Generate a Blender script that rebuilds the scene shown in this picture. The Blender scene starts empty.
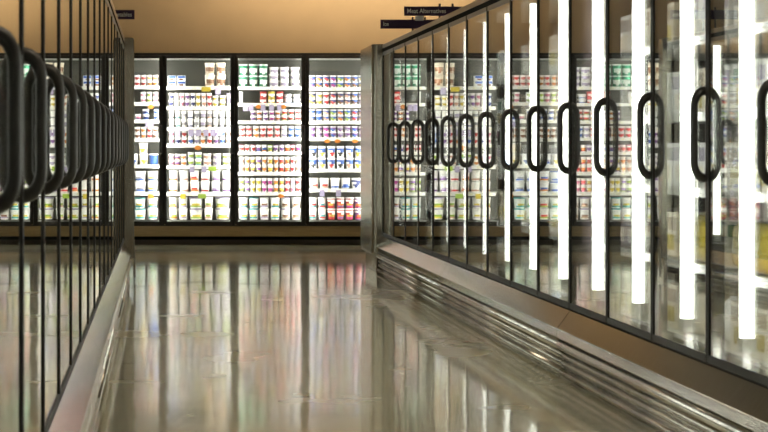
import bpy, bmesh, math, random
from mathutils import Vector
random.seed(7)
PI = math.pi
SC = bpy.context.scene
COL = SC.collection

# ------------------------------------------------------------------ camera geometry (level view camera with lens shift)
F = 1763.0                 # focal length in pixels of the 768-wide frame
VX, VY = 161.0, 149.0      # vanishing point of the aisle
EYE = 1.17
def at(px, py, Y):
    return ((px - VX) * Y / F, EYE + (VY - py) * Y / F)

# ------------------------------------------------------------------ materials
MATS = {}
def pbr(name, col, rough=0.5, metal=0.0, spec=0.5, emit=None, estr=0.0, coat=0.0):
    m = bpy.data.materials.new(name); m.use_nodes = True
    b = m.node_tree.nodes['Principled BSDF']
    b.inputs['Base Color'].default_value = (*col, 1)
    b.inputs['Roughness'].default_value = rough
    b.inputs['Metallic'].default_value = metal
    b.inputs['Specular IOR Level'].default_value = spec
    b.inputs['Coat Weight'].default_value = coat
    if emit:
        b.inputs['Emission Color'].default_value = (*emit, 1)
        b.inputs['Emission Strength'].default_value = estr
    MATS[name] = m
    return m

def noisy(m, scale=(1,1,1), nscale=5.0, detail=4, amount=0.15, rough=None, bump=0.0, bdist=0.01):
    """procedural colour / roughness / bump variation"""
    nt = m.node_tree; N = nt.nodes; L = nt.links
    b = N['Principled BSDF']
    tc = N.new('ShaderNodeTexCoord'); mp = N.new('ShaderNodeMapping'); mp.inputs['Scale'].default_value = scale
    nz = N.new('ShaderNodeTexNoise'); nz.inputs['Scale'].default_value = nscale; nz.inputs['Detail'].default_value = detail
    L.new(tc.outputs['Object'], mp.inputs['Vector']); L.new(mp.outputs['Vector'], nz.inputs['Vector'])
    base = b.inputs['Base Color'].default_value[:]
    rp = N.new('ShaderNodeValToRGB')
    rp.color_ramp.elements[0].position = 0.3; rp.color_ramp.elements[1].position = 0.7
    rp.color_ramp.elements[0].color = (*[c * (1 - amount) for c in base[:3]], 1)
    rp.color_ramp.elements[1].color = (*[min(1, c * (1 + amount)) for c in base[:3]], 1)
    L.new(nz.outputs['Fac'], rp.inputs['Fac']); L.new(rp.outputs['Color'], b.inputs['Base Color'])
    if rough:
        mr = N.new('ShaderNodeMapRange'); mr.inputs['To Min'].default_value = rough[0]; mr.inputs['To Max'].default_value = rough[1]
        mr.inputs['From Min'].default_value = 0.3; mr.inputs['From Max'].default_value = 0.7
        L.new(nz.outputs['Fac'], mr.inputs['Value']); L.new(mr.outputs['Result'], b.inputs['Roughness'])
    if bump:
        bp = N.new('ShaderNodeBump'); bp.inputs['Strength'].default_value = bump; bp.inputs['Distance'].default_value = bdist
        L.new(nz.outputs['Fac'], bp.inputs['Height']); L.new(bp.outputs['Normal'], b.inputs['Normal'])
    return m

def glass_mat(name, tint=(0.93, 0.95, 0.93), ior=1.5, panes=1.0):
    """clear pane: mirror reflection by Fresnel for 2*panes interfaces, the rest passes straight through"""
    m = bpy.data.materials.new(name); m.use_nodes = True
    nt = m.node_tree; N = nt.nodes; L = nt.links
    for n in list(N): N.remove(n)
    out = N.new('ShaderNodeOutputMaterial'); mix = N.new('ShaderNodeMixShader')
    tr = N.new('ShaderNodeBsdfTransparent'); tr.inputs['Color'].default_value = (*tint, 1)
    gl = N.new('ShaderNodeBsdfGlossy'); gl.inputs['Roughness'].default_value = 0.0; gl.inputs['Color'].default_value = (0.96, 0.97, 0.95, 1)
    # Schlick on the absolute cosine, so that both sides of the pane act alike
    geo = N.new('ShaderNodeNewGeometry')
    dot = N.new('ShaderNodeVectorMath'); dot.operation = 'DOT_PRODUCT'
    L.new(geo.outputs['Incoming'], dot.inputs[0]); L.new(geo.outputs['Normal'], dot.inputs[1])
    ab = N.new('ShaderNodeMath'); ab.operation = 'ABSOLUTE'; L.new(dot.outputs['Value'], ab.inputs[0])
    om = N.new('ShaderNodeMath'); om.operation = 'SUBTRACT'; om.inputs[0].default_value = 1.0; om.use_clamp = True; L.new(ab.outputs[0], om.inputs[1])
    pw = N.new('ShaderNodeMath'); pw.operation = 'POWER'; pw.inputs[1].default_value = 5.0; L.new(om.outputs[0], pw.inputs[0])
    r0 = ((ior - 1) / (ior + 1)) ** 2
    ma = N.new('ShaderNodeMath'); ma.operation = 'MULTIPLY_ADD'; ma.inputs[1].default_value = 1 - r0; ma.inputs[2].default_value = r0
    L.new(pw.outputs[0], ma.inputs[0])
    # stack of k interfaces: kR / (1 + (k-1)R)
    k = 2 * panes
    nu = N.new('ShaderNodeMath'); nu.operation = 'MULTIPLY'; nu.inputs[1].default_value = k; L.new(ma.outputs[0], nu.inputs[0])
    de = N.new('ShaderNodeMath'); de.operation = 'MULTIPLY_ADD'; de.inputs[1].default_value = k - 1; de.inputs[2].default_value = 1.0; L.new(ma.outputs[0], de.inputs[0])
    dv = N.new('ShaderNodeMath'); dv.operation = 'DIVIDE'; dv.use_clamp = True; L.new(nu.outputs[0], dv.inputs[0]); L.new(de.outputs[0], dv.inputs[1])
    L.new(dv.outputs[0], mix.inputs['Fac']); L.new(tr.outputs[0], mix.inputs[1]); L.new(gl.outputs[0], mix.inputs[2])
    L.new(mix.outputs[0], out.inputs['Surface'])
    MATS[name] = m
    return m

def emitter(name, col, strength):
    m = bpy.data.materials.new(name); m.use_nodes = True
    nt = m.node_tree; N = nt.nodes
    for n in list(N): N.remove(n)
    out = N.new('ShaderNodeOutputMaterial'); e = N.new('ShaderNodeEmission')
    e.inputs['Color'].default_value = (*col, 1); e.inputs['Strength'].default_value = strength
    nt.links.new(e.outputs[0], out.inputs['Surface'])
    MATS[name] = m
    return m

glass_mat('door_glass', panes=2.0)
glass_mat('wall_door_glass', tint=(0.97, 0.98, 0.97), panes=0.5)
noisy(pbr('steel', (0.60, 0.575, 0.52), 0.30, 1.0), scale=(6, 0.6, 40), nscale=6, amount=0.10, rough=(0.22, 0.36))
noisy(pbr('steel_ledge', (0.48, 0.475, 0.455), 0.13, 1.0), scale=(3, 40, 3), nscale=4, detail=2, amount=0.09)
noisy(pbr('steel_upright', (0.44, 0.42, 0.36), 0.22, 1.0), scale=(26, 26, .5), nscale=4, amount=0.06, rough=(0.18, 0.26))
pbr('chrome', (0.70, 0.68, 0.63), 0.2, 1.0)
noisy(pbr('kick_steel', (0.42, 0.395, 0.34), 0.2, 1.0), scale=(1, 1.2, 2), nscale=2, detail=2, amount=0.15, rough=(0.18, 0.26))
pbr('gasket_black', (0.006, 0.006, 0.005), 0.8, 0.0, 0.05)
noisy(pbr('frame_bronze', (0.018, 0.0165, 0.013), 0.55, 0.0, 0.25), scale=(5, 5, 1), nscale=6, amount=0.1)
pbr('rail_grey', (0.20, 0.19, 0.165), 0.34, 0.85)
noisy(pbr('handle_plastic', (0.022, 0.020, 0.016), 0.42), nscale=30, amount=0.15)
noisy(pbr('canopy_bronze', (0.29, 0.24, 0.175), 0.3, 0.9), scale=(3, 0.7, 30), nscale=6, amount=0.1)
pbr('case_white', (0.78, 0.78, 0.74), 0.45)
pbr('liner_grey', (0.34, 0.335, 0.30), 0.5)
pbr('case_outer', (0.30, 0.27, 0.22), 0.5)
noisy(pbr('partition_maroon', (0.060, 0.042, 0.042), 0.4), scale=(3, 3, 12), nscale=6, amount=0.4)
pbr('wall_frame_black', (0.014, 0.012, 0.010), 0.38)
noisy(pbr('cooler_liner', (0.10, 0.10, 0.085), 0.55), scale=(20, 20, 20), nscale=8, amount=0.3)
pbr('shelf_white', (0.80, 0.80, 0.77), 0.4)
pbr('price_strip', (0.80, 0.78, 0.58), 0.4)
noisy(pbr('tan_base', (0.34, 0.25, 0.13), 0.5), scale=(1, 1, 14), nscale=5, amount=0.15)
pbr('sign_purple', (0.045, 0.020, 0.075), 0.45)
pbr('kick_brown', (0.06, 0.05, 0.035), 0.5)
pbr('sign_text', (0.95, 0.94, 0.92), 0.5)
pbr('sign_post', (0.05, 0.04, 0.04), 0.5)
emitter('case_lamp', (1.0, 0.985, 0.93), 13.0)
emitter('wall_lamp', (1.0, 0.98, 0.91), 52.0)
emitter('added_panel_glow', (1.0, 0.84, 0.64), 12.0)
emitter('ceiling_wash', (1.0, 0.80, 0.53), 42.0)

def floor_mat():
    m = pbr('polished_concrete', (0.30, 0.275, 0.215), 0.2, 0.0, 0.3, coat=1.0)
    m.node_tree.nodes['Principled BSDF'].inputs['Coat Roughness'].default_value = 0.075
    m.node_tree.nodes['Principled BSDF'].inputs['Coat IOR'].default_value = 1.7
    m.node_tree.nodes['Principled BSDF'].inputs['Coat Tint'].default_value = (1.0, 0.97, 0.88, 1)
    nt = m.node_tree; N = nt.nodes; L = nt.links; b = N['Principled BSDF']
    tc = N.new('ShaderNodeTexCoord')
    n1 = N.new('ShaderNodeTexNoise'); n1.inputs['Scale'].default_value = 0.7; n1.inputs['Detail'].default_value = 8; n1.inputs['Roughness'].default_value = 0.6
    L.new(tc.outputs['Object'], n1.inputs['Vector'])
    rp = N.new('ShaderNodeValToRGB')
    rp.color_ramp.elements[0].position = 0.3; rp.color_ramp.elements[0].color = (0.40, 0.39, 0.295, 1)
    rp.color_ramp.elements[1].position = 0.72; rp.color_ramp.elements[1].color = (0.55, 0.535, 0.42, 1)
    L.new(n1.outputs['Fac'], rp.inputs['Fac'])
    # saw-cut joints across the aisle
    sp = N.new('ShaderNodeSeparateXYZ'); L.new(tc.outputs['Object'], sp.inputs[0])
    d = N.new('ShaderNodeMath'); d.operation = 'PINGPONG'; d.inputs[1].default_value = 2.3
    off = N.new('ShaderNodeMath'); off.operation = 'SUBTRACT'; off.inputs[1].default_value = 9.62 - 9.2
    L.new(sp.outputs['Y'], off.inputs[0]); L.new(off.outputs[0], d.inputs[0])
    lt = N.new('ShaderNodeMath'); lt.operation = 'LESS_THAN'; lt.inputs[1].default_value = 0.02; L.new(d.outputs[0], lt.inputs[0])
    mx = N.new('ShaderNodeMix'); mx.data_type = 'RGBA'; mx.inputs[7].default_value = (0.10, 0.09, 0.065, 1)
    L.new(lt.outputs[0], mx.inputs[0]); L.new(rp.outputs['Color'], mx.inputs[6]); L.new(mx.outputs[2], b.inputs['Base Color'])
    n2 = N.new('ShaderNodeTexNoise'); n2.inputs['Scale'].default_value = 1.4; n2.inputs['Detail'].default_value = 6
    L.new(tc.outputs['Object'], n2.inputs['Vector'])
    mr = N.new('ShaderNodeMapRange'); mr.inputs['From Min'].default_value = 0.3; mr.inputs['From Max'].default_value = 0.7
    mr.inputs['To Min'].default_value = 0.18; mr.inputs['To Max'].default_value = 0.30
    L.new(n2.outputs['Fac'], mr.inputs['Value']); L.new(mr.outputs['Result'], b.inputs['Roughness'])
    # slight trowel waviness of the polished slab
    mp = N.new('ShaderNodeMapping'); mp.inputs['Scale'].default_value = (3.0, 1.0, 1.0); L.new(tc.outputs['Object'], mp.inputs['Vector'])
    n3 = N.new('ShaderNodeTexNoise'); n3.inputs['Scale'].default_value = 1.6; n3.inputs['Detail'].default_value = 2
    L.new(mp.outputs['Vector'], n3.inputs['Vector'])
    bp = N.new('ShaderNodeBump'); bp.inputs['Strength'].default_value = 0.10; bp.inputs['Distance'].default_value = 0.010
    L.new(n3.outputs['Fac'], bp.inputs['Height']); L.new(bp.outputs['Normal'], b.inputs['Normal']); L.new(bp.outputs['Normal'], b.inputs['Coat Normal'])
    return m
floor_mat()
noisy(pbr('tan_wall', (0.56, 0.42, 0.265), 0.75), nscale=3, amount=0.04)
pbr('tan_ceiling', (0.30, 0.25, 0.18), 0.8)

# ------------------------------------------------------------------ mesh helpers
class MB:
    """collects shapes with material slots; build() links them as one mesh object"""
    def __init__(self, mirror=1):
        self.bm = bmesh.new(); self.slots = []; self.mx = mirror
    def slot(self, mat):
        if mat not in self.slots: self.slots.append(mat)
        return self.slots.index(mat)
    def face(self, vs, mat, smooth=False):
        try: f = self.bm.faces.new(vs)
        except ValueError: return None
        f.material_index = self.slot(mat); f.smooth = smooth
        return f
    def v(self, p): return self.bm.verts.new((p[0] * self.mx, p[1], p[2]))
    def box(self, lo, hi, mat):
        x0, y0, z0 = lo; x1, y1, z1 = hi
        p = [self.v(q) for q in ((x0,y0,z0),(x1,y0,z0),(x1,y1,z0),(x0,y1,z0),(x0,y0,z1),(x1,y0,z1),(x1,y1,z1),(x0,y1,z1))]
        for ids in ((0,3,2,1),(4,5,6,7),(0,1,5,4),(1,2,6,5),(2,3,7,6),(3,0,4,7)):
            self.face([p[i] for i in ids], mat)
        return self
    def prism(self, prof, y0, y1, mat, smooth=False, mats=None):
        """profile in the (x, z) plane extruded along y"""
        a = [self.v((x, y0, z)) for x, z in prof]; b = [self.v((x, y1, z)) for x, z in prof]
        n = len(prof)
        for i in range(n):
            self.face([a[i], a[(i+1) % n], b[(i+1) % n], b[i]], mats[i] if mats else mat, smooth)
        self.face(list(reversed(a)), mat); self.face(b, mat)
        return self
    def prism_z(self, prof, z0, z1, mat, smooth=False):
        a = [self.v((x, y, z0)) for x, y in prof]; b = [self.v((x, y, z1)) for x, y in prof]
        n = len(prof)
        for i in range(n):
            self.face([a[i], a[(i+1) % n], b[(i+1) % n], b[i]], mat, smooth)
        self.face(list(reversed(a)), mat); self.face(b, mat)
        return self
    def sweep(self, path, ra, rb, side, mat, segs=10):
        """tube along path; ra: radius in the path's plane, rb: radius along 'side'"""
        rings = []
        n = len(path)
        for i, p in enumerate(path):
            t = (Vector(path[min(i+1, n-1)]) - Vector(path[max(i-1, 0)])).normalized()
            s = Vector(side).normalized(); u = t.cross(s).normalized()
            r1 = ra[i] if isinstance(ra, list) else ra
            rings.append([self.v(Vector(p) + u * (r1 * math.cos(2*PI*k/segs)) + s * (rb * math.sin(2*PI*k/segs))) for k in range(segs)])
        for i in range(n-1):
            for k in range(segs):
                self.face([rings[i][k], rings[i][(k+1) % segs], rings[i+1][(k+1) % segs], rings[i+1][k]], mat, True)
        self.face(list(reversed(rings[0])), mat); self.face(rings[-1], mat)
        return self
    def mesh(self, name):
        bmesh.ops.recalc_face_normals(self.bm, faces=self.bm.faces[:])
        me = bpy.data.meshes.new(name); self.bm.to_mesh(me); self.bm.free()
        for s in self.slots: me.materials.append(MATS[s])
        return me
    def build(self, name, parent=None, loc=(0,0,0)):
        return link(name, self.mesh(name), parent, loc)

def link(name, me, parent=None, loc=(0,0,0)):
    o = bpy.data.objects.new(name, me); COL.objects.link(o); o.location = loc
    if parent is not None: o.parent = parent
    return o
def tag(o, label=None, cat=None, group=None, kind=None):
    if label: o['label'] = label
    if cat: o['category'] = cat
    if group: o['group'] = group
    if kind: o['kind'] = kind
    return o
def empty(name, loc, label, cat, group=None):
    o = bpy.data.objects.new(name, None); COL.objects.link(o); o.location = loc
    return tag(o, label, cat, group)
def copy_tree(o, parent=None):
    c = o.copy(); COL.objects.link(c); c.parent = parent
    for ch in list(o.children): copy_tree(ch, c)
    return c
def bevel(o, w=0.004, seg=2):
    m = o.modifiers.new('bevel', 'BEVEL'); m.width = w; m.segments = seg; m.limit_method = 'ANGLE'
    return o

# ------------------------------------------------------------------ the room
YB = 21.6          # plane of the wall cooler's doors
PXM = F / YB
XM0, PITCH = 2.0 / PXM, 71.0 / PXM     # its mullions stand at XM0 + k * PITCH
KL, KR = -3, 3                # first and last mullion
TOPZ = 1.17 + 96 / PXM       # top of its black frame
CX0, CX1 = XM0 + KL * PITCH - 0.06, XM0 + KR * PITCH + 0.06
tag(MB().box((-7.5, -3.2, -0.1), (7.5, 24.4, 0.0), 'polished_concrete').build('floor'), kind='structure')
w = MB()
w.box((-7.5, YB + 0.02, TOPZ), (7.5, YB + 0.22, 3.6), 'tan_wall')
w.box((-7.5, YB + 0.02, 0), (CX0 - 0.005, YB + 0.22, TOPZ), 'tan_wall')
w.box((CX1 + 0.005, YB + 0.02, 0), (7.5, YB + 0.22, TOPZ), 'tan_wall')
tag(w.build('wall_back'), kind='structure')
tag(MB().box((-7.6, -3.2, 0), (-7.5, 24.4, 3.6), 'tan_wall').build('wall_left'), kind='structure')
tag(MB().box((7.5, -3.2, 0), (7.6, 24.4, 3.6), 'tan_wall').build('wall_right'), kind='structure')
tag(MB().box((-7.5, -3.3, 0), (7.5, -3.2, 3.6), 'tan_wall').build('wall_front'), kind='structure')
tag(MB().box((-7.5, -3.2, 3.6), (7.5, 24.4, 3.7), 'tan_ceiling').build('ceiling'), kind='structure')

def added_ceiling_light(x, y, sx, sy, mat, label):  # unseen panels added to give the room general warm light
    t = empty('added_ceiling_light', (x, y, 3.6), label, 'ceiling light', 'added warm ceiling lights')
    b = MB()
    b.box((-sx-.03, -sy-.03, -.07), (-sx, sy+.03, 0), 'case_white'); b.box((sx, -sy-.03, -.07), (sx+.03, sy+.03, 0), 'case_white')
    b.box((-sx, -sy-.03, -.07), (sx, -sy, 0), 'case_white'); b.box((-sx, sy, -.07), (sx, sy+.03, 0), 'case_white')
    b.build('housing', t)
    MB().box((-sx, -sy, -.05), (sx, sy, -.04), mat).build('diffuser', t)
for i, (x, y) in enumerate(((0.9, 4.0), (0.9, 10.5), (-4.5, 7), (5.0, 7.5))):
    added_ceiling_light(x, y, 0.6, 0.3, 'added_panel_glow', 'unseen warm white light panel added on the tan ceiling above the aisle')
t = empty('wall_washer', (2.5, 19.5, 3.6), 'long warm lamp in an added unseen trough that keeps its light on the tan wall', 'ceiling light')
b = MB()
b.box((-1.6, -.05, -.30), (1.6, 0, 0), 'case_white'); b.box((-1.6, 0, -.30), (1.6, .36, -.28), 'case_white')  # unseen trough, its lip shaped to keep the lamp's light off the floor
b.box((-1.62, -.05, -.30), (-1.6001, .36, 0), 'case_white'); b.box((1.6001, -.05, -.30), (1.62, .36, 0), 'case_white')
b.build('housing', t)
MB().box((-1.58, .01, -.24), (1.58, .03, -.03), 'ceiling_wash').build('diffuser', t)

# ------------------------------------------------------------------ reach-in freezer cases
DW, ND = 0.76, 5
CL = DW * ND
ZD0, ZD1 = 0.352, 2.084       # door bottom / top
CASE_TOP = 2.13
DEPTH = 0.85

def handle_path(depth, zc, hh, r, n=6, rz=None):
    """D-shaped pull: out of the stile, up along the bar, back in"""
    rz = rz or r
    pts = [(0.012, zc - hh)]
    for k in range(n + 1):
        a = PI / 2 * k / n
        pts.append((-(depth - r) - r * math.sin(a), zc - hh + rz - rz * math.cos(a)))
    for k in range(n + 1):
        a = PI / 2 * k / n
        pts.append((-(depth - r) - r * math.cos(a), zc + hh - rz + rz * math.sin(a)))
    pts.append((0.012, zc + hh))
    return pts

def make_case(side, label):
    """one five-door case; local x grows into the case (mirrored for the other row), y runs along the aisle"""
    t = empty('freezer_case', (0, 0, 0), label, 'freezer')
    M = lambda: MB(side)
    c = M()
    c.box((DEPTH - .08, 0, .05), (DEPTH, CL, CASE_TOP - .02), 'case_outer')
    c.box((DEPTH - .10, .03, .34), (DEPTH - .0801, CL - .03, 2.07), 'case_white')
    c.box((.0, 0, 2.105), (DEPTH - .081, CL, CASE_TOP - .02), 'case_outer')
    c.box((.05, .03, 2.085), (DEPTH - .101, CL - .03, 2.1049), 'case_white')
    c.box((.07, 0, .05), (DEPTH - .081, CL, .33), 'case_outer')
    c.box((.05, .03, .3301), (DEPTH - .101, CL - .03, .345), 'case_white')
    bevel(c.build('cabinet', t), .003, 1)
    p = M(); p.box((.05, 0, .345), (DEPTH - .101, .028, 2.085), 'partition_maroon'); p.build('end_partition', t)
    p = M(); p.box((.05, CL - .028, .345), (DEPTH - .101, CL, 2.085), 'partition_maroon'); p.build('end_partition', t)
    # black header strip above the doors and the canopy rail over it
    h = M(); h.box((-.008, .002, 2.0845), (-.0002, CL - .002, 2.1180), 'gasket_black'); h.build('header_strip', t)
    k = M(); k.prism([(-.010, 2.1185), (.30, 2.1185), (.30, 2.157), (-.004, 2.157), (-.012, 2.150)], .001, CL - .001, 'canopy_bronze'); k.build('canopy', t)
    # sloped steel ledge with a lip, chrome bumper, ribbed kick plate
    lg = M(); lg.prism([(.055, .346), (-.003, .344), (-.073, .249), (-.076, .204), (-.060, .200), (.069, .21)], .002, CL - .002, 'steel_ledge'); bevel(lg.build('ledge', t), .004)
    bp = M()
    prof = [(-.040, .142)] + [(-.052 - .026 * math.sin(PI * q / 8), .168 - .026 * math.cos(PI * q / 8)) for q in range(9)] + [(-.040, .196), (.06, .196), (.06, .142)]
    bp.prism(prof, .001, CL - .001, 'chrome', True); bp.build('bumper', t)
    kp = M()
    pr = [(.069, .141), (-.030, .141)]
    for zc, hz, dp in ((.112, .018, .016), (.073, .018, .018), (.030, .020, .030)):
        pr += [(-.034 - dp * math.sin(PI * q / 6), zc + hz * math.cos(PI * q / 6)) for q in range(7)]
    pr += [(-.040, .008), (-.040, .002), (.069, .002)]
    kp.prism(pr, .003, CL - .003, 'kick_steel', True); kp.build('kick_plate', t)
    # shelves
    for z in (.66, .98, 1.30, 1.62):
        s = M(); s.box((.17, .04, z), (DEPTH - .11, CL - .04, z + .014), 'shelf_white'); s.box((.155, .04, z - .012), (.1699, CL - .04, z + .026), 'shelf_white')
        s.build('shelf', t)
    for q in range(ND):
        y0 = q * DW
        # lamp at each far mullion, inside
        l = M()
        l.prism_z([(.12 + .029 * math.cos(2*PI*a/10), .029 * math.sin(2*PI*a/10)) for a in range(10)], .455, 2.035, 'case_lamp', True)
        lo = l.build('lamp', t, (0, y0 + DW - .068, 0))
        b = M(); b.box((.094, -.03, .40), (.146, .03, .4549), 'case_white'); b.build('lamp_socket', lo); b = M(); b.box((.094, -.03, 2.0351), (.146, .03, 2.08), 'case_white'); b.build('lamp_socket', lo)
        d = M()
        ws, tw = .042, .017
        d.box((.001, .003, ZD0), (.045, ws, ZD1), 'frame_bronze'); d.box((.001, DW - ws, ZD0), (.045, DW - .003, ZD1), 'frame_bronze')
        d.box((.001, ws, ZD0), (.045, DW - ws, ZD0 + .05), 'frame_bronze'); d.box((.001, ws, ZD1 - .045), (.045, DW - ws, ZD1), 'frame_bronze')
        d.box((-.010, .003, ZD0), (.0009, .003 + tw, ZD1), 'frame_bronze'); d.box((-.010, DW - .003 - tw, ZD0), (.0009, DW - .003, ZD1), 'frame_bronze')
        d.box((-.010, .003 + tw, ZD0), (.0009, DW - .003 - tw, ZD0 + .03), 'frame_bronze'); d.box((-.010, .003 + tw, ZD1 - .03), (.0009, DW - .003 - tw, ZD1), 'rail_grey')
        do = bevel(d.build('door', t, (0, y0, 0)), .002, 1)
        g = M(); g.box((-.005, .003 + tw, ZD0 + .03), (.0, DW - .003 - tw, ZD1 - .03), 'door_glass'); g.build('glass_pane', do)
        hp = M()
        path = [(x - .004, .030, z) for x, z in handle_path(.046, 1.2265, .168, .040, rz=.062)]
        n = len(path)
        ra = [.0185 if i in (0, 1, n-2, n-1) else (.0175 if i in (2, 3, n-3, n-4) else (.0155 if i in (4, 5, n-5, n-6) else .0142)) for i in range(n)]
        hp.sweep(path, ra, .018, (0, 1, 0), 'handle_plastic'); hp.build('handle', do)
    return t

XR, XL = 2.10, -0.335
names_r = ['steel freezer case second from the near end of the right-hand row of glass doors',
           'steel freezer case third from the near end of the right-hand row of glass doors',
           'steel freezer case next to the end cabinet, right-hand row of glass doors',
           'steel freezer case beside the camera, at the near end of the right-hand row']
names_l = ['steel freezer case at the far end of the left row, by the end panel',
           'steel freezer case second from the end panel in the left row',
           'steel freezer case third from the end panel in the left row',
           'steel freezer case nearest the camera in the left row of glass doors']
YR = [5.23, 9.03, 12.83, 1.43]
YL = [11.77, 7.97, 4.17, 0.37]
base = make_case(1, names_r[0]); base.location = (XR, YR[0], 0)
for n, y in zip(names_r[1:], YR[1:]):
    c = copy_tree(base); c.location = (XR, y, 0); c['label'] = n
base = make_case(-1, names_l[0]); base.location = (XL, YL[0], 0)
for n, y in zip(names_l[1:], YL[1:]):
    c = copy_tree(base); c.location = (XL, y, 0); c['label'] = n
for o in [o for o in COL.objects if o.name.startswith('freezer_case')]: o['group'] = 'glass door freezer cases along the aisle'

# steel end cabinet closing the right row
t = empty('end_cabinet', (1.99, 16.64, 0), 'tall brushed steel end cabinet closing the right-hand freezer row', 'cabinet')
r = .05
W, Dp = .96, 1.0
prof = [(r - r*math.sin(a), r - r*math.cos(a)) for a in [PI/2*k/6 for k in range(7)]]
prof = [(W, 0)] + prof + [(r - r*math.cos(a), Dp - r + r*math.sin(a)) for a in [PI/2*k/6 for k in range(7)]] + [(W, Dp)]
bevel(MB().prism_z(prof, .175, 2.16, 'steel_upright').build('cabinet', t), .01, 2)
bevel(MB().box((.05, .05, .0), (W, Dp - .05, .174), 'kick_steel').build('plinth', t), .004, 1)
# steel end panel closing the left row
t = empty('gable_end', (XL, 15.575, 0), 'tall steel gable end with rounded top corner closing the left freezer row', 'gable end')
b = MB(-1)
cr = .03
tz = 2.155
prof = [(-.098, .20)] + [(-.098 + cr - cr*math.cos(a), tz - cr + cr*math.sin(a)) for a in [PI/2*k/6 for k in range(7)]] + [(DEPTH, tz), (DEPTH, .20)]
b.prism(prof, 0, .12, 'steel_upright'); bevel(b.build('panel', t), .006, 2)
b = MB(-1); b.box((-.055, .01, 0), (DEPTH, .11, .199), 'kick_steel'); b.build('plinth', t)
b = MB(-1); b.box((-.110, .02, .03), (-.099, .06, .30), 'chrome'); bevel(b.build('bumper_end', t), .004, 2)

# ------------------------------------------------------------------ the lit wall cooler
wc = empty('wall_cooler', (0, YB, 0), 'long black framed wall cooler with lit glass doors across the end of the aisle', 'cooler')
DB = .80
def zpx(y, Y=YB): return EYE + (VY - y) * Y / F
ZT, ZB = TOPZ, zpx(226)
mull = [XM0 + k * PITCH for k in range(KL, KR + 1)]
f = MB()
f.box((CX0, -.012, ZT - .035), (CX1, .10, ZT), 'wall_frame_black')
f.box((CX0, -.012, ZB), (CX1, .10, ZB + .03), 'wall_frame_black')
for m in mull: f.box((m - .02, -.005, ZB + .0301), (m + .02, .03, ZT - .0351), 'wall_frame_black')
f.build('frame', wc)
f = MB()
f.box((CX0, DB - .02, ZB), (CX1, DB, ZT), 'cooler_liner')
f.box((CX0, .101, ZT - .05), (CX1, DB - .0201, ZT), 'shelf_white'); f.box((CX0, .101, ZB), (CX1, DB - .0201, ZB + .04), 'shelf_white')
f.box((CX0, .101, ZB + .0401), (CX0 + .03, DB - .0201, ZT - .0501), 'case_white'); f.box((CX1 - .03, .101, ZB + .0401), (CX1, DB - .0201, ZT - .0501), 'case_white')
f.build('cabinet', wc)
ZK, ZK2 = zpx(236.3), zpx(239.5)
MB().box((CX0, -.03, ZK), (CX1, .30, ZB - .001), 'tan_base').build('base_panel', wc)
MB().box((CX0, -.035, ZK2), (CX1, .28, ZK - .0001), 'gasket_black').build('kick_strip', wc)
MB().box((CX0, .0, .0), (CX1, .28, ZK2 - .0001), 'kick_brown').build('toe_kick', wc)
for m in mull:
    l = MB(); l.prism_z([(.028 * math.cos(2*PI*a/8), .028 * math.sin(2*PI*a/8)) for a in range(8)], ZB + .1, ZT - .1, 'wall_lamp', True)
    l.build('lamp', wc, (m, .066, 0))
for k in range(len(mull) - 1):
    a, b_ = mull[k] + .006, mull[k+1] - .006
    z0, z1 = ZB + .006, ZT - .038
    st = .042
    d = MB()
    d.box((a, -.045, z0), (a + st, -.0121, z1), 'wall_frame_black'); d.box((b_ - st, -.045, z0), (b_, -.0121, z1), 'wall_frame_black')
    d.box((a + st, -.045, z0), (b_ - st, -.0121, z0 + .05), 'wall_frame_black'); d.box((a + st, -.045, z1 - .03), (b_ - st, -.0121, z1), 'wall_frame_black')
    do = bevel(d.build('door', wc), .003, 1)
    g = MB(); g.box((a + st, -.034, z0 + .05), (b_ - st, -.026, z1 - .03), 'wall_door_glass'); g.build('glass_pane', do)
    h = MB(); h.sweep([(b_ - .022, x - .046, z) for x, z in handle_path(.05, zpx(139.5), .165, .03)], .013, .016, (1, 0, 0), 'handle_plastic'); h.build('handle', do)
    s = MB(); s.box((a + .006, -.05, z0 + .006), (a + .02, -.0451, z0 + .02), 'chrome'); s.build('hinge_screw', do)

# ------------------------------------------------------------------ products in the wall cooler
PC = {'white': (.86,.86,.83), 'cream': (.82,.74,.60), 'beige': (.70,.55,.38), 'brown': (.30,.14,.07), 'red': (.70,.05,.05), 'orange': (.85,.30,.05),
      'yellow': (.86,.68,.08), 'green': (.02,.30,.15), 'lime': (.42,.62,.08), 'teal': (.10,.50,.50), 'blue': (.05,.16,.60), 'navy': (.03,.05,.22),
      'purple': (.28,.12,.42), 'pink': (.85,.28,.42), 'magenta': (.62,.06,.40), 'black': (.03,.03,.03), 'grey': (.40,.40,.42), 'peach': (.86,.50,.36), 'lilac': (.55,.48,.68), 'maroon': (.10,.025,.05)}
for k, c in PC.items(): pbr('ink_' + k, c if min(c) > .5 else tuple(q * .58 for q in c), 0.42)

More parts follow.
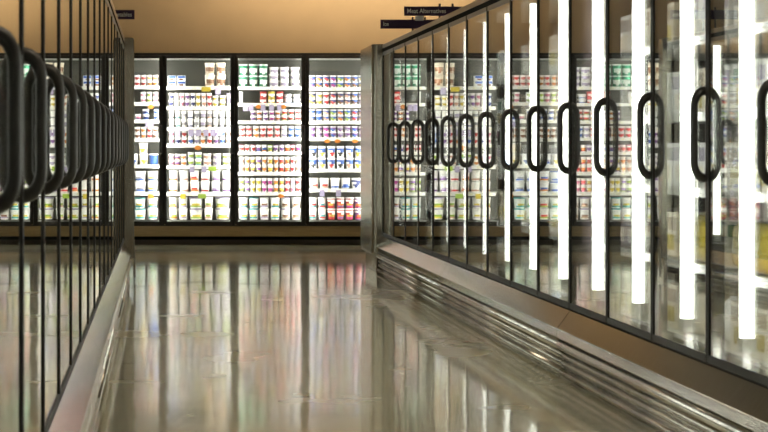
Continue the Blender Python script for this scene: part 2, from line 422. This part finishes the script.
SH = .20
YS = YB + SH      # front lip of the shelves
TUBS = {}
def tub_mesh(w, h, body, patch, stripe, lid, corner=None, tall=False, tub=False):
    key = (round(w, 3), round(h, 3), body, patch, stripe, lid, corner)
    if key in TUBS: return TUBS[key]
    S = 16
    rt = w / 2; rb = rt * (.80 if not tall else .76)
    bands = [0, .10, .26, .44, .62, .80, .88]
    m = MB(); rings = []
    for t_ in bands:
        rr = (rb + (rt * .95 - rb) * t_ / .88)
        rings.append([m.v((rr * math.sin(2*PI*k/S), -rr * math.cos(2*PI*k/S), h * t_)) for k in range(S)])
    for i in range(len(bands) - 1):
        for k in range(S):
            a = (k + .5) / S * 360; a = a - 360 if a > 180 else a
            mat = body
            if i == 1 and stripe and abs(a) < 150 and not (tub and abs(a) > 60): mat = stripe
            if i in (2, 3) and patch and abs(a) < (36 if tub else 58) and not (tub and i == 3): mat = patch
            if i == 1 and patch and not stripe and abs(a) < 24: mat = patch
            if corner and i in (3, 4) and 0 < a < 80: mat = corner
            if corner and i == 4 and abs(a) < 80: mat = corner
            m.face([rings[i][k], rings[i][(k+1) % S], rings[i+1][(k+1) % S], rings[i+1][k]], 'ink_' + mat, True)
    m.face(list(reversed(rings[0])), 'ink_' + body)
    prev = rings[-1]
    for rr, t_ in ((rt, .885), (rt, .975), (rt * .95, 1.0), (rt * .86, .985)):
        cur = [m.v((rr * math.sin(2*PI*k/S), -rr * math.cos(2*PI*k/S), h * t_ * .999)) for k in range(S)]
        for k in range(S): m.face([prev[k], prev[(k+1) % S], cur[(k+1) % S], cur[k]], 'ink_' + lid, True)
        prev = cur
    m.face(prev, 'ink_' + lid)
    TUBS[key] = m.mesh('tub')
    return TUBS[key]

ORD = ['first','second','third','fourth','fifth','sixth','seventh','eighth','ninth','tenth','eleventh','twelfth','thirteenth']
def style(s):
    """'patch/stripe/lid/body/corner' with blanks"""
    q = (s.split('/') + [''] * 5)[:5]
    return dict(patch=q[0] or None, stripe=q[1] or None, lid=q[2] or 'white', body=q[3] or 'white', corner=q[4] or None)

def colour_words(st):
    a = st['patch'] or st['corner'] or st['stripe'] or 'plain'
    return a
COUNT = {}
def run(door, shelf, x0, x1, y0, y1, layers, styles, size='cup', dx=0.0, first=0):
    """a run of stacks between pixel columns x0..x1 (as seen at the shelf front) standing on y1, topped at y0"""
    n = len(styles)
    Yc = YS + .02
    for i, s in enumerate(styles):
        if not s: continue
        st = style(s)
        pw = (x1 - x0) / n
        Xc, _ = at(x0 + pw * (i + .5), 0, Yc); wd = pw * .93 * Yc / F
        z0 = zpx(y1, YS); hh = (y1 - y0) / layers * Yc / F
        me = tub_mesh(wd, hh * .985, st['body'], st['patch'], st['stripe'], st['lid'], st['corner'], tall=hh > wd * 1.25, tub=size == 'tub')
        for l in range(layers):
            nm = ('tall_yogurt_cup' if hh > wd * 1.15 else 'yogurt_cup') if size == 'cup' else ('yogurt_tub' if size == 'tub' else 'ice_cream_tub')
            pos = (Xc + dx + random.uniform(-.002, .002), Yc + wd / 2 + random.uniform(0, .012), z0 + l * hh + .0015); rz = random.uniform(-.3, .3)
            pxl = x0 + pw * (i + .5)
            if dx or pxl < 131 or pxl > 363:
                HIDDEN.append((me, pos, rz)); continue
            o = link(nm, me, None, pos); o.rotation_euler.z = rz
            lay = '' if layers == 1 else (['lower', 'upper'] if layers == 2 else ['bottom', 'middle', 'top'])[l]
            ORDER.append((o, door, shelf, Xc, l, lay, st, 'cup' if size == 'cup' else 'tub'))
HIDDEN = []
ORDER = []
DOORS = {}     # shelves found per door: door -> list of y of the shelf tops
def shelf_row(k, y, strip_h=3.2):
    """white wire-free shelf with a price strip, across one door bay k (index of its left mullion)"""
    a, b_ = mull[k] + .03, mull[k+1] - .03
    z = zpx(y, YS) - .0005
    m = MB()
    m.box((a, SH, z - .018), (b_, DB - .03, z), 'shelf_white')
    hh = strip_h * YS / F
    m.box((a, SH - .013, z - hh), (b_, SH - .0001, z + .003), 'shelf_white')
    rr = random.Random(int(y * 10) + k)
    x = a + .04
    while x < b_ - .08:
        wd = rr.uniform(.03, .06)
        m.box((x, SH - .0145, z - hh + .006), (x + wd, SH - .0131, z - .008), 'price_strip')
        x += wd + rr.uniform(.04, .12)
    m.build('shelf', wc)

def R(s, n): return [s] * n
# --- door A (behind the left row's end), door B, C, D as in view; X offsets repeat B and C for the two bays farther along
def door_A(k):
    D = 'first lit'
    for y in (86, 102.5, 120, 138.5, 164.9, 192.3): shelf_row(k, y)
    run(D, 0, 97.5, 158.5, 75, 86, 2, ['red','orange','red','orange','red','red','red','red','orange','orange'])
    run(D, 1, 97.5, 158.5, 92, 102.5, 2, ['pink','lime','pink','lime','pink','lime','','pink','lime','pink'])
    run(D, 2, 135, 141, 114, 120, 1, ['pink/navy'])
    run(D, 2, 142, 149.5, 109, 120, 2, ['navy/blue//'])
    run(D, 2, 153.5, 159, 109, 120, 2, ['blue//blue'])
    run(D, 2, 98, 134, 109, 120, 2, ['blue//','navy/blue','blue//','pink/navy','blue'])
    run(D, 3, 97.5, 158.5, 127, 138.5, 2, ['orange','brown','orange','brown','orange','orange','brown','orange','red','brown'])
    run(D, 4, 98, 158.5, 153.7, 164.9, 1, ['yellow','lilac/blue','yellow','blue','yellow///cream','/blue/white/blue'], 'tub')
    run(D, 4, 98, 158.5, 142.8, 153.6, 1, ['','','yellow','','yellow///cream',''], 'tub')
    run(D, 5, 97.5, 158.5, 171, 192.3, 2, ['/blue/blue','blue/orange','/blue','grey/blue','yellow/blue'], 'tub')
    run(D, 6, 97.5, 158.5, 197.6, 219.8, 2, ['yellow/teal','red/lime','lime/teal','yellow/teal/teal','lime/teal'], 'tub')
def door_B(k, dx=0.0, D='second lit'):
    for y in (86.5, 106.7, 127.5, 144.2, 165.8, 192.6): shelf_row(k, y)
    run(D, 0, 204.5, 226.5, 62.5, 86.5, 2, ['brown/beige/cream/cream','brown//cream/cream'], 'ice', dx)
    run(D, 1, 168.5, 212, 93, 106.7, 2, ['navy','white','pink','purple','navy','yellow','peach','red'], 'cup', dx)
    run(D, 1, 212, 226, 95.5, 106.7, 2, ['yellow','yellow/white'], 'cup', dx)
    run(D, 1, 226.5, 231.5, 93, 106.7, 1, ['lilac//lilac'], 'cup', dx)
    run(D, 2, 168.5, 231.5, 110.5, 127.5, 2, ['/grey','/teal','grey/cream','/navy','grey','lilac/grey','grey/peach','/grey','/lilac','/grey'], 'cup', dx)
    run(D, 3, 168.5, 231.5, 130.3, 144.2, 2, ['pink','navy','red','blue','lilac','orange','red','purple','blue','peach'], 'cup', dx)
    run(D, 4, 168.5, 187, 154, 165.8, 2, ['pink','purple/orange','orange'], 'cup', dx)
    run(D, 4, 187.5, 202, 152.2, 165.8, 2, ['lime/lilac','lime/teal'], 'cup', dx)
    run(D, 4, 202.5, 231.5, 153.5, 165.8, 2, ['peach','lilac','lime'], 'cup', dx)
    run(D, 5, 168.5, 231.5, 170.3, 192.6, 2, ['/orange','/peach/white','red/orange','/red','lilac/purple','/purple'], 'tub', dx)
    run(D, 6, 168.5, 188, 197.4, 219.8, 2, ['lime/orange','yellow/lilac'], 'tub', dx)
    run(D, 6, 188.5, 203.5, 197.4, 219.8, 2, ['yellow/lime/lilac'], 'tub', dx)
    run(D, 6, 204, 213.5, 196.9, 219.8, 2, ['lime/peach'], 'tub', dx)
    run(D, 6, 214.5, 231, 197.4, 219.8, 2, ['lime/yellow/lilac'], 'tub', dx)
def door_C(k, dx=0.0, D='third lit'):
    for y in (86.8, 103.3, 121, 137.8, 152, 172.5, 192.6): shelf_row(k, y, 2.9)
    run(D, 0, 238.8, 268.5, 64, 86.8, 2, ['white//white/green']*3, 'ice', dx)
    run(D, 0, 268.8, 300.5, 67, 86.8, 3, ['lilac']*3, 'cup', dx)
    run(D, 1, 239, 243, 91.5, 103.3, 1, ['//white'], 'cup', dx)
    run(D, 1, 259.5, 284, 91.5, 103.3, 2, ['white//red/red','white//yellow/yellow','white//red/red'], 'cup', dx)
    run(D, 1, 284, 301, 94, 103.3, 2, ['/blue','/blue'], 'cup', dx)
    run(D, 2, 250.5, 281, 110.5, 121, 2, ['purple/grey','orange/lilac','purple','magenta/grey','orange/lilac'], 'cup', dx)
    run(D, 2, 281, 301.5, 109.5, 121, 2, ['red/lime','red/green','red'], 'cup', dx)
    run(D, 3, 239, 301.5, 126, 137.8, 2, ['red','red','orange','red','red','red','lilac','blue','blue'], 'cup', dx)
    run(D, 4, 239, 301.5, 144.8, 152, 1, ['red//pink','red','red//pink','purple/blue','blue/orange','lime/yellow/lime','purple//purple','purple//lilac','orange/red','red//pink','magenta/peach'], 'cup', dx)
    run(D, 5, 239, 301.5, 156.8, 172.5, 2, ['peach','orange','yellow/purple','purple/yellow','orange','yellow/orange','orange','red/orange','orange/red','red','peach'], 'cup', dx)
    run(D, 6, 239, 301.5, 178.2, 192.6, 2, ['lime/purple','purple/lime','yellow','yellow','magenta','magenta/pink','orange/yellow','yellow/orange','red/pink','pink','red'], 'cup', dx)
    run(D, 7, 238.5, 301.5, 197.4, 219.8, 2, ['yellow/teal','yellow/teal/teal','brown/lilac','yellow/teal','brown/beige/lilac','brown/beige'], 'tub', dx)
def door_D(k):
    D = 'fourth lit'
    for y in (87.7, 104.8, 121.2, 137.8, 169.2, 189): shelf_row(k, y, 3.0)
    def fr(*c): return ['%s////blue' % q for q in c]
    run(D, 0, 309, 372.5, 75.4, 87.7, 2, fr('purple','orange','red','magenta','lime','orange','brown','yellow','red'))
    run(D, 1, 309, 372.5, 92.2, 104.8, 2, ['yellow////navy','yellow','red','red////navy','brown////navy','peach////navy','brown////blue','lilac////navy','orange'])
    run(D, 2, 309, 372.5, 109.4, 121.2, 2, fr('grey','blue','peach','lime','orange','lime','red','peach','lime'))
    run(D, 3, 309, 372.5, 126.3, 137.8, 2, ['purple////purple','lilac////purple','magenta////purple','blue////purple','purple////lilac','lilac////purple','blue////purple','purple','magenta////purple'])
    run(D, 4, 309, 372.5, 146, 169.2, 2, ['black////blue','yellow////blue','red////blue','black////blue','peach////blue','yellow////blue','red////blue'][-7:], 'tub')
    run(D, 5, 309, 372.5, 178, 189, 1, ['red/peach','red/peach','/blue','blue/blue','navy////navy','blue/blue'], 'tub')
    run(D, 6, 309, 372.5, 197.4, 219.8, 2, ['red/teal','teal/red','yellow/red/white/red/white','orange/purple/white/red/white','yellow/magenta/white/red/white','orange/red/white/purple/white','purple/red/white/red/white'], 'tub')
# bays: index into mull of the left mullion (mull[3] is k = 0)
door_A(2); door_B(3); door_C(4); door_D(5)
door_C(1, -3 * PITCH, 'outer lit'); door_B(0, -3 * PITCH, 'outermost lit')

# the cups of the bays that the freezer rows hide (seen only as reflections): one uncounted mass
bm = bmesh.new(); slots = []
for me, pos, rz in HIDDEN:
    n0 = len(bm.verts); f0 = len(bm.faces)
    bm.from_mesh(me); bm.verts.ensure_lookup_table(); bm.faces.ensure_lookup_table()
    c_, s_ = math.cos(rz), math.sin(rz)
    for v_ in bm.verts[n0:]:
        x, y, z = v_.co; v_.co = (x * c_ - y * s_ + pos[0], x * s_ + y * c_ + pos[1], z + pos[2])
    ids = []
    for mt in me.materials:
        if mt.name not in slots: slots.append(mt.name)
        ids.append(slots.index(mt.name))
    for f_ in bm.faces[f0:]: f_.material_index = ids[f_.material_index]
me = bpy.data.meshes.new('cups'); bm.to_mesh(me); bm.free()
for q in slots: me.materials.append(bpy.data.materials[q])
tag(link('yogurt_cups', me), 'mass of yogurt cups on the wall cooler shelves beyond the freezer rows', 'yogurt cups', None, 'stuff')

# label each cup: look first, then its stack, shelf and door
stacks = {}
for o, d, s, x, l, lay, st, kind in ORDER: stacks.setdefault((d, s), set()).add(round(o.location.x / .02))
for o, d, s, x, l, lay, st, kind in ORDER:
    xs = sorted({round(q[3], 3) for q in ORDER if q[1] == d and q[2] == s})
    i = xs.index(round(x, 3))
    body = st['body']; pc = st['patch'] or st['corner'] or st['stripe']
    look = ('%s %s with %s print' % (body, kind, pc)) if pc and pc != body else ('plain %s %s' % (body, kind))
    nth = ORD[i] if i < len(ORD) else 'last'
    lay_ = {'': 'in', 'lower': 'low in', 'upper': 'atop', 'bottom': 'low in', 'middle': 'amid', 'top': 'atop'}[lay]
    tag(o, '%s %s %s stack from left, %s shelf, %s wall door' % (look, lay_, nth, ORD[s], d.replace(' lit', '')), kind,
        'yogurts on the %s shelf of the %s wall door' % (ORD[s], d.replace(' lit', '')))
    if d == 'first lit' and s == 4 and o.location.z > zpx(154, YS):
        o['label'] = '%s stacked on another tub, fifth shelf, first wall door' % look

# blue and white carton stacks on door B's top shelf
cm = MB()
cm.box((-.05, 0, 0), (.05, .09, .066), 'ink_white'); cm.box((-.046, -.001, .036), (.046, -.0001, .062), 'ink_blue'); cm.box((-.03, -.0015, .008), (.02, -.0005, .03), 'ink_brown')
cme = cm.mesh('carton')
for i, (px, n) in enumerate(((172, 2), (181.5, 2))):
    for l in range(n):
        x, _ = at(px, 0, YS + .03)
        o = link('snack_carton', cme, None, (x, YS + .03, zpx(86.5, YS) + .001 + l * .0675))
        tag(o, 'small blue and white carton %s pile, top shelf, second wall door' % ['low in wider-set left', 'atop wider-set left', 'low in right', 'atop right'][i*2 + l], 'carton', 'cartons on the top shelf of the second wall door')

# shelf tags hanging from the price strips
def shelf_tag(px, y0, y1, w, ink, label, oval=False):
    x, z1 = at(px, y0, YS - .016); _, z0 = at(px, y1, YS - .016)
    wd = w * YS / F / 2; h = (z1 - z0) / 2
    n = 16
    if oval: p = [(wd * math.cos(2*PI*k/n), h * math.sin(2*PI*k/n)) for k in range(n)]
    else: p = [(-wd, -h), (wd, -h), (wd, h), (-wd, h)]
    m = MB(); m.prism(p, 0, .002, 'ink_' + ink)
    o = m.build('shelf_tag', None, (x, YS - .0185, (z0 + z1) / 2))
    tag(o, label, 'tag', 'tags hanging on the wall cooler shelves')
for i, px in enumerate((177.6, 191, 198.5, 206, 213, 219.5)):
    shelf_tag(px, 129.5, 136, 5.2, 'lilac', '%s lilac card from left hanging below third shelf of second wall door' % ORD[i])
for i, px in enumerate((192, 204)): shelf_tag(px, 166.5, 172.5, 5, 'lilac', '%s lilac card from left below fifth shelf of second wall door' % ORD[i])
shelf_tag(198, 145.6, 150.2, 7, 'orange', 'orange oval tag below fourth shelf of second wall door', True)
shelf_tag(212.5, 166.5, 171, 8, 'lime', 'green tag below fifth shelf of second wall door')
shelf_tag(183, 194, 199, 5.5, 'yellow', 'yellow tag below sixth shelf of second wall door')
shelf_tag(202, 194, 198.5, 8, 'lime', 'green tag below sixth shelf of second wall door')
shelf_tag(206, 87, 91.5, 9, 'yellow', 'wide yellow tag below top shelf of second wall door')
shelf_tag(218, 87.5, 94.5, 5.5, 'lilac', 'lilac card below top shelf of second wall door')
for i, px in enumerate((245.5, 251, 263, 271.5, 279.5)): shelf_tag(px, 104.5, 111, 4.8, 'lilac', '%s lilac card from left below second shelf of third wall door' % ORD[i])
for i, px in enumerate((258.3, 283.5)): shelf_tag(px, 104.8, 108.8, 5.5, 'orange', '%s orange oval tag from left below second shelf of third wall door' % ORD[i], True)
shelf_tag(281, 194, 198, 6, 'orange', 'orange oval tag below seventh shelf of third wall door', True)
for i, px in enumerate((327, 337.5, 355)): shelf_tag(px, 139.4, 143, 6, 'orange', '%s orange oval tag from left below fourth shelf of fourth wall door' % ORD[i], True)
for i, px in enumerate((322, 338.5)): shelf_tag(px, 190, 196.5, 5, 'lilac', '%s lilac card from left below sixth shelf of fourth wall door' % ORD[i])
shelf_tag(151, 104.6, 109, 6, 'orange', 'orange oval tag below second shelf of first wall door', True)
shelf_tag(151, 194, 198.6, 5.5, 'orange', 'orange and green tag below sixth shelf of first wall door')
shelf_tag(149.5, 121.5, 127, 8, 'lilac', 'lilac card below third shelf of first wall door')

# ------------------------------------------------------------------ frozen food behind the right-hand doors
BOXES = []
for nm, a, b_, c_ in (('white', 'white', 'lilac', 'cream'), ('cream', 'cream', 'brown', 'white'), ('white', 'white', 'green', 'yellow'), ('dark maroon', 'maroon', 'brown', 'cream'),
                      ('cream', 'cream', 'beige', 'yellow'), ('white', 'white', 'grey', 'cream'), ('yellow', 'yellow', 'white', 'orange')):
    m = MB()
    m.box((0, -.105, 0), (.24, .105, .20), 'ink_' + a)
    m.box((-.0012, -.095, .12), (-.0002, .095, .18), 'ink_' + b_); m.box((-.0012, -.07, .03), (-.0002, .06, .10), 'ink_' + c_)
    m.box((.02, -.1062, .13), (.22, -.1052, .18), 'ink_' + b_)
    BOXES.append((m.mesh('box'), a, b_))
# a plump film bag
def bag_mesh(ink):
    m = MB(); nx, nz = 9, 9; g = {}
    for s in (-1, 1):
        for i in range(nx):
            for j in range(nz):
                u, v_ = i / (nx-1) * 2 - 1, j / (nz-1) * 2 - 1
                t_ = .055 * max(0, (1 - u**4) * (1 - v_**4)) ** .6 + .004 * math.sin(7*u + 3*v_) * (1 - u*u) * (1 - v_*v_)
                if abs(u) == 1 or abs(v_) == 1: t_ = .001
                g[s, i, j] = m.v((.07 + s * t_, u * (.105 - .012 * (1 - v_*v_)), .10 + v_ * .10))
        for i in range(nx-1):
            for j in range(nz-1):
                m.face([g[s,i,j], g[s,i+1,j], g[s,i+1,j+1], g[s,i,j+1]], 'ink_' + ink, True)
    return m.mesh('bag')
BAGS = [(bag_mesh('yellow'), 'yellow'), (bag_mesh('white'), 'white'), (bag_mesh('cream'), 'cream')]
NTH = ['nearest', 'second', 'third', 'fourth', 'fifth', 'sixth', 'seventh', 'eighth', 'ninth', 'tenth', 'eleventh', 'twelfth', 'thirteenth', 'fourteenth', 'last']
SHZ = [.347, .676, .996, 1.316, 1.636]
SHN = ['bottom', 'second', 'third', 'fourth', 'top']
rng = random.Random(3)
for d in range(1, 15):
    yd = 5.23 + d * DW
    for s, z in enumerate(SHZ):
        for q in range(3):
            y = yd + .142 + q * .235
            bagged = (s == 0 and rng.random() < .7) or (s == 1 and d in (1, 2, 3) and q < 2)
            nm = 'frozen_bag' if bagged else 'frozen_box'
            if bagged: me, col = BAGS[0] if s == 1 else BAGS[1 + rng.randrange(2)]; look = 'plump %s frozen food bag' % col
            else: me, col, ink = BOXES[rng.choice([0, 0, 1, 2, 4, 5, 4, 2, 3 if 3 < d < 6 else 0])]; look = '%s frozen food box with %s band' % (col, ink)
            o = link(nm, me, None, (XR + .20 + rng.uniform(0, .05), y, z + .0015))
            tag(o, '%s, %s, %s shelf, %s freezer door' % (look, ['near side', 'middle', 'far side'][q], SHN[s], NTH[d-1]), 'bag' if bagged else 'box',
                'frozen food on the %s shelf behind the %s freezer door' % (SHN[s], NTH[d-1]))

# ------------------------------------------------------------------ category signs on posts above the cases
def sign(text, x0, x1, y_top, y_bot, Y, posts, zbase, label, align):
    xa, zt = at(x0, y_top, Y); xb, zb = at(x1, y_bot, Y)
    t = empty('aisle_sign', ((xa + xb) / 2, Y, zbase), label, 'sign', 'dark purple category signs above the freezer cases')
    cx = (xa + xb) / 2
    bevel(MB().box((xa - cx, 0, zb - zbase), (xb - cx, .012, zt - zbase), 'sign_purple').build('board', t), .002, 1)
    for p in posts:
        px, _ = at(p, 0, Y)
        m = MB(); m.prism_z([(.009 * math.cos(2*PI*k/8), .009 * math.sin(2*PI*k/8)) for k in range(8)], 0.001, zt - zbase + .026, 'sign_post')
        m.build('post', t, (px - cx, .022, 0))
    cu = bpy.data.curves.new('lettering', 'FONT'); cu.body = text; cu.size = .053; cu.extrude = .001; cu.offset = .0005
    cu.align_x = 'LEFT' if align == 'L' else 'RIGHT'; cu.align_y = 'CENTER'
    cu.materials.append(MATS['sign_text'])
    tmp = bpy.data.objects.new('lettering_curve', cu); COL.objects.link(tmp)
    bpy.context.view_layer.update()
    me = bpy.data.meshes.new_from_object(tmp.evaluated_get(bpy.context.evaluated_depsgraph_get()))
    bpy.data.objects.remove(tmp)
    o = link('lettering', me, t)
    o.location = ((xa - cx + .022) if align == 'L' else (xb - cx - .022), -.002, (zt + zb) / 2 - zbase)
    o.rotation_euler = (PI/2, 0, 0); o.scale = (.87, 1, 1)
    o['label'] = 'pale sign lettering'
    return t
ZC = 2.158
sign('Ice', 380.5, 458, 19.6, 28.6, 16.2, (413, 425.3), ZC, 'dark purple sign reading ice, beyond and below the other sign on the right row', 'L')
t = sign('Meat Alternatives', 404.3, 489, 6.5, 15.8, 14.9, (440, 453), ZC, 'dark purple sign reading meat alternatives above the right freezer row', 'L')
m = MB(); m.box((-.035, .0, -.04), (.035, .004, .0), 'ink_white'); m.build('paper_clip', t, (at(419.5, 0, 14.9)[0] - t.location.x, .004, at(0, 15.9, 14.9)[1] - ZC))
sign('Vegetables', 56.5, 134.5, 10, 19.3, 15.3, (89, 101), ZC, 'dark purple sign reading vegetables above the left freezer row', 'R')

# ------------------------------------------------------------------ world, camera, colour management
wd = bpy.data.worlds.new('world'); SC.world = wd; wd.use_nodes = True
wd.node_tree.nodes['Background'].inputs[0].default_value = (.5, .42, .32, 1); wd.node_tree.nodes['Background'].inputs[1].default_value = .05
cam = bpy.data.cameras.new('camera'); co = bpy.data.objects.new('camera', cam); COL.objects.link(co); SC.camera = co
co.location = (0, 0, EYE); co.rotation_euler = (PI/2, 0, 0)
cam.sensor_fit = 'HORIZONTAL'; cam.sensor_width = 36.0; cam.lens = F / 768 * 36
cam.shift_x = (384 - VX) / 768; cam.shift_y = (VY - 216) / 768
cam.clip_start = .05; cam.clip_end = 100
cam.dof.use_dof = True; cam.dof.focus_distance = 13.0; cam.dof.aperture_fstop = 9.0
vs = SC.view_settings
SC.display_settings.display_device = 'sRGB'
vs.view_transform = 'Standard'; vs.look = 'None'; vs.exposure = 0.0; vs.gamma = 1.0; vs.use_curve_mapping = False
cy = SC.cycles
cy.use_denoising = True
try: cy.denoiser = 'OPENIMAGEDENOISE'
except Exception: pass
cy.max_bounces = 14; cy.diffuse_bounces = 4; cy.glossy_bounces = 8; cy.transmission_bounces = 6; cy.transparent_max_bounces = 40
cy.sample_clamp_indirect = 6.0
cy.caustics_reflective = True; cy.blur_glossy = 0.3
cy.use_light_tree = True
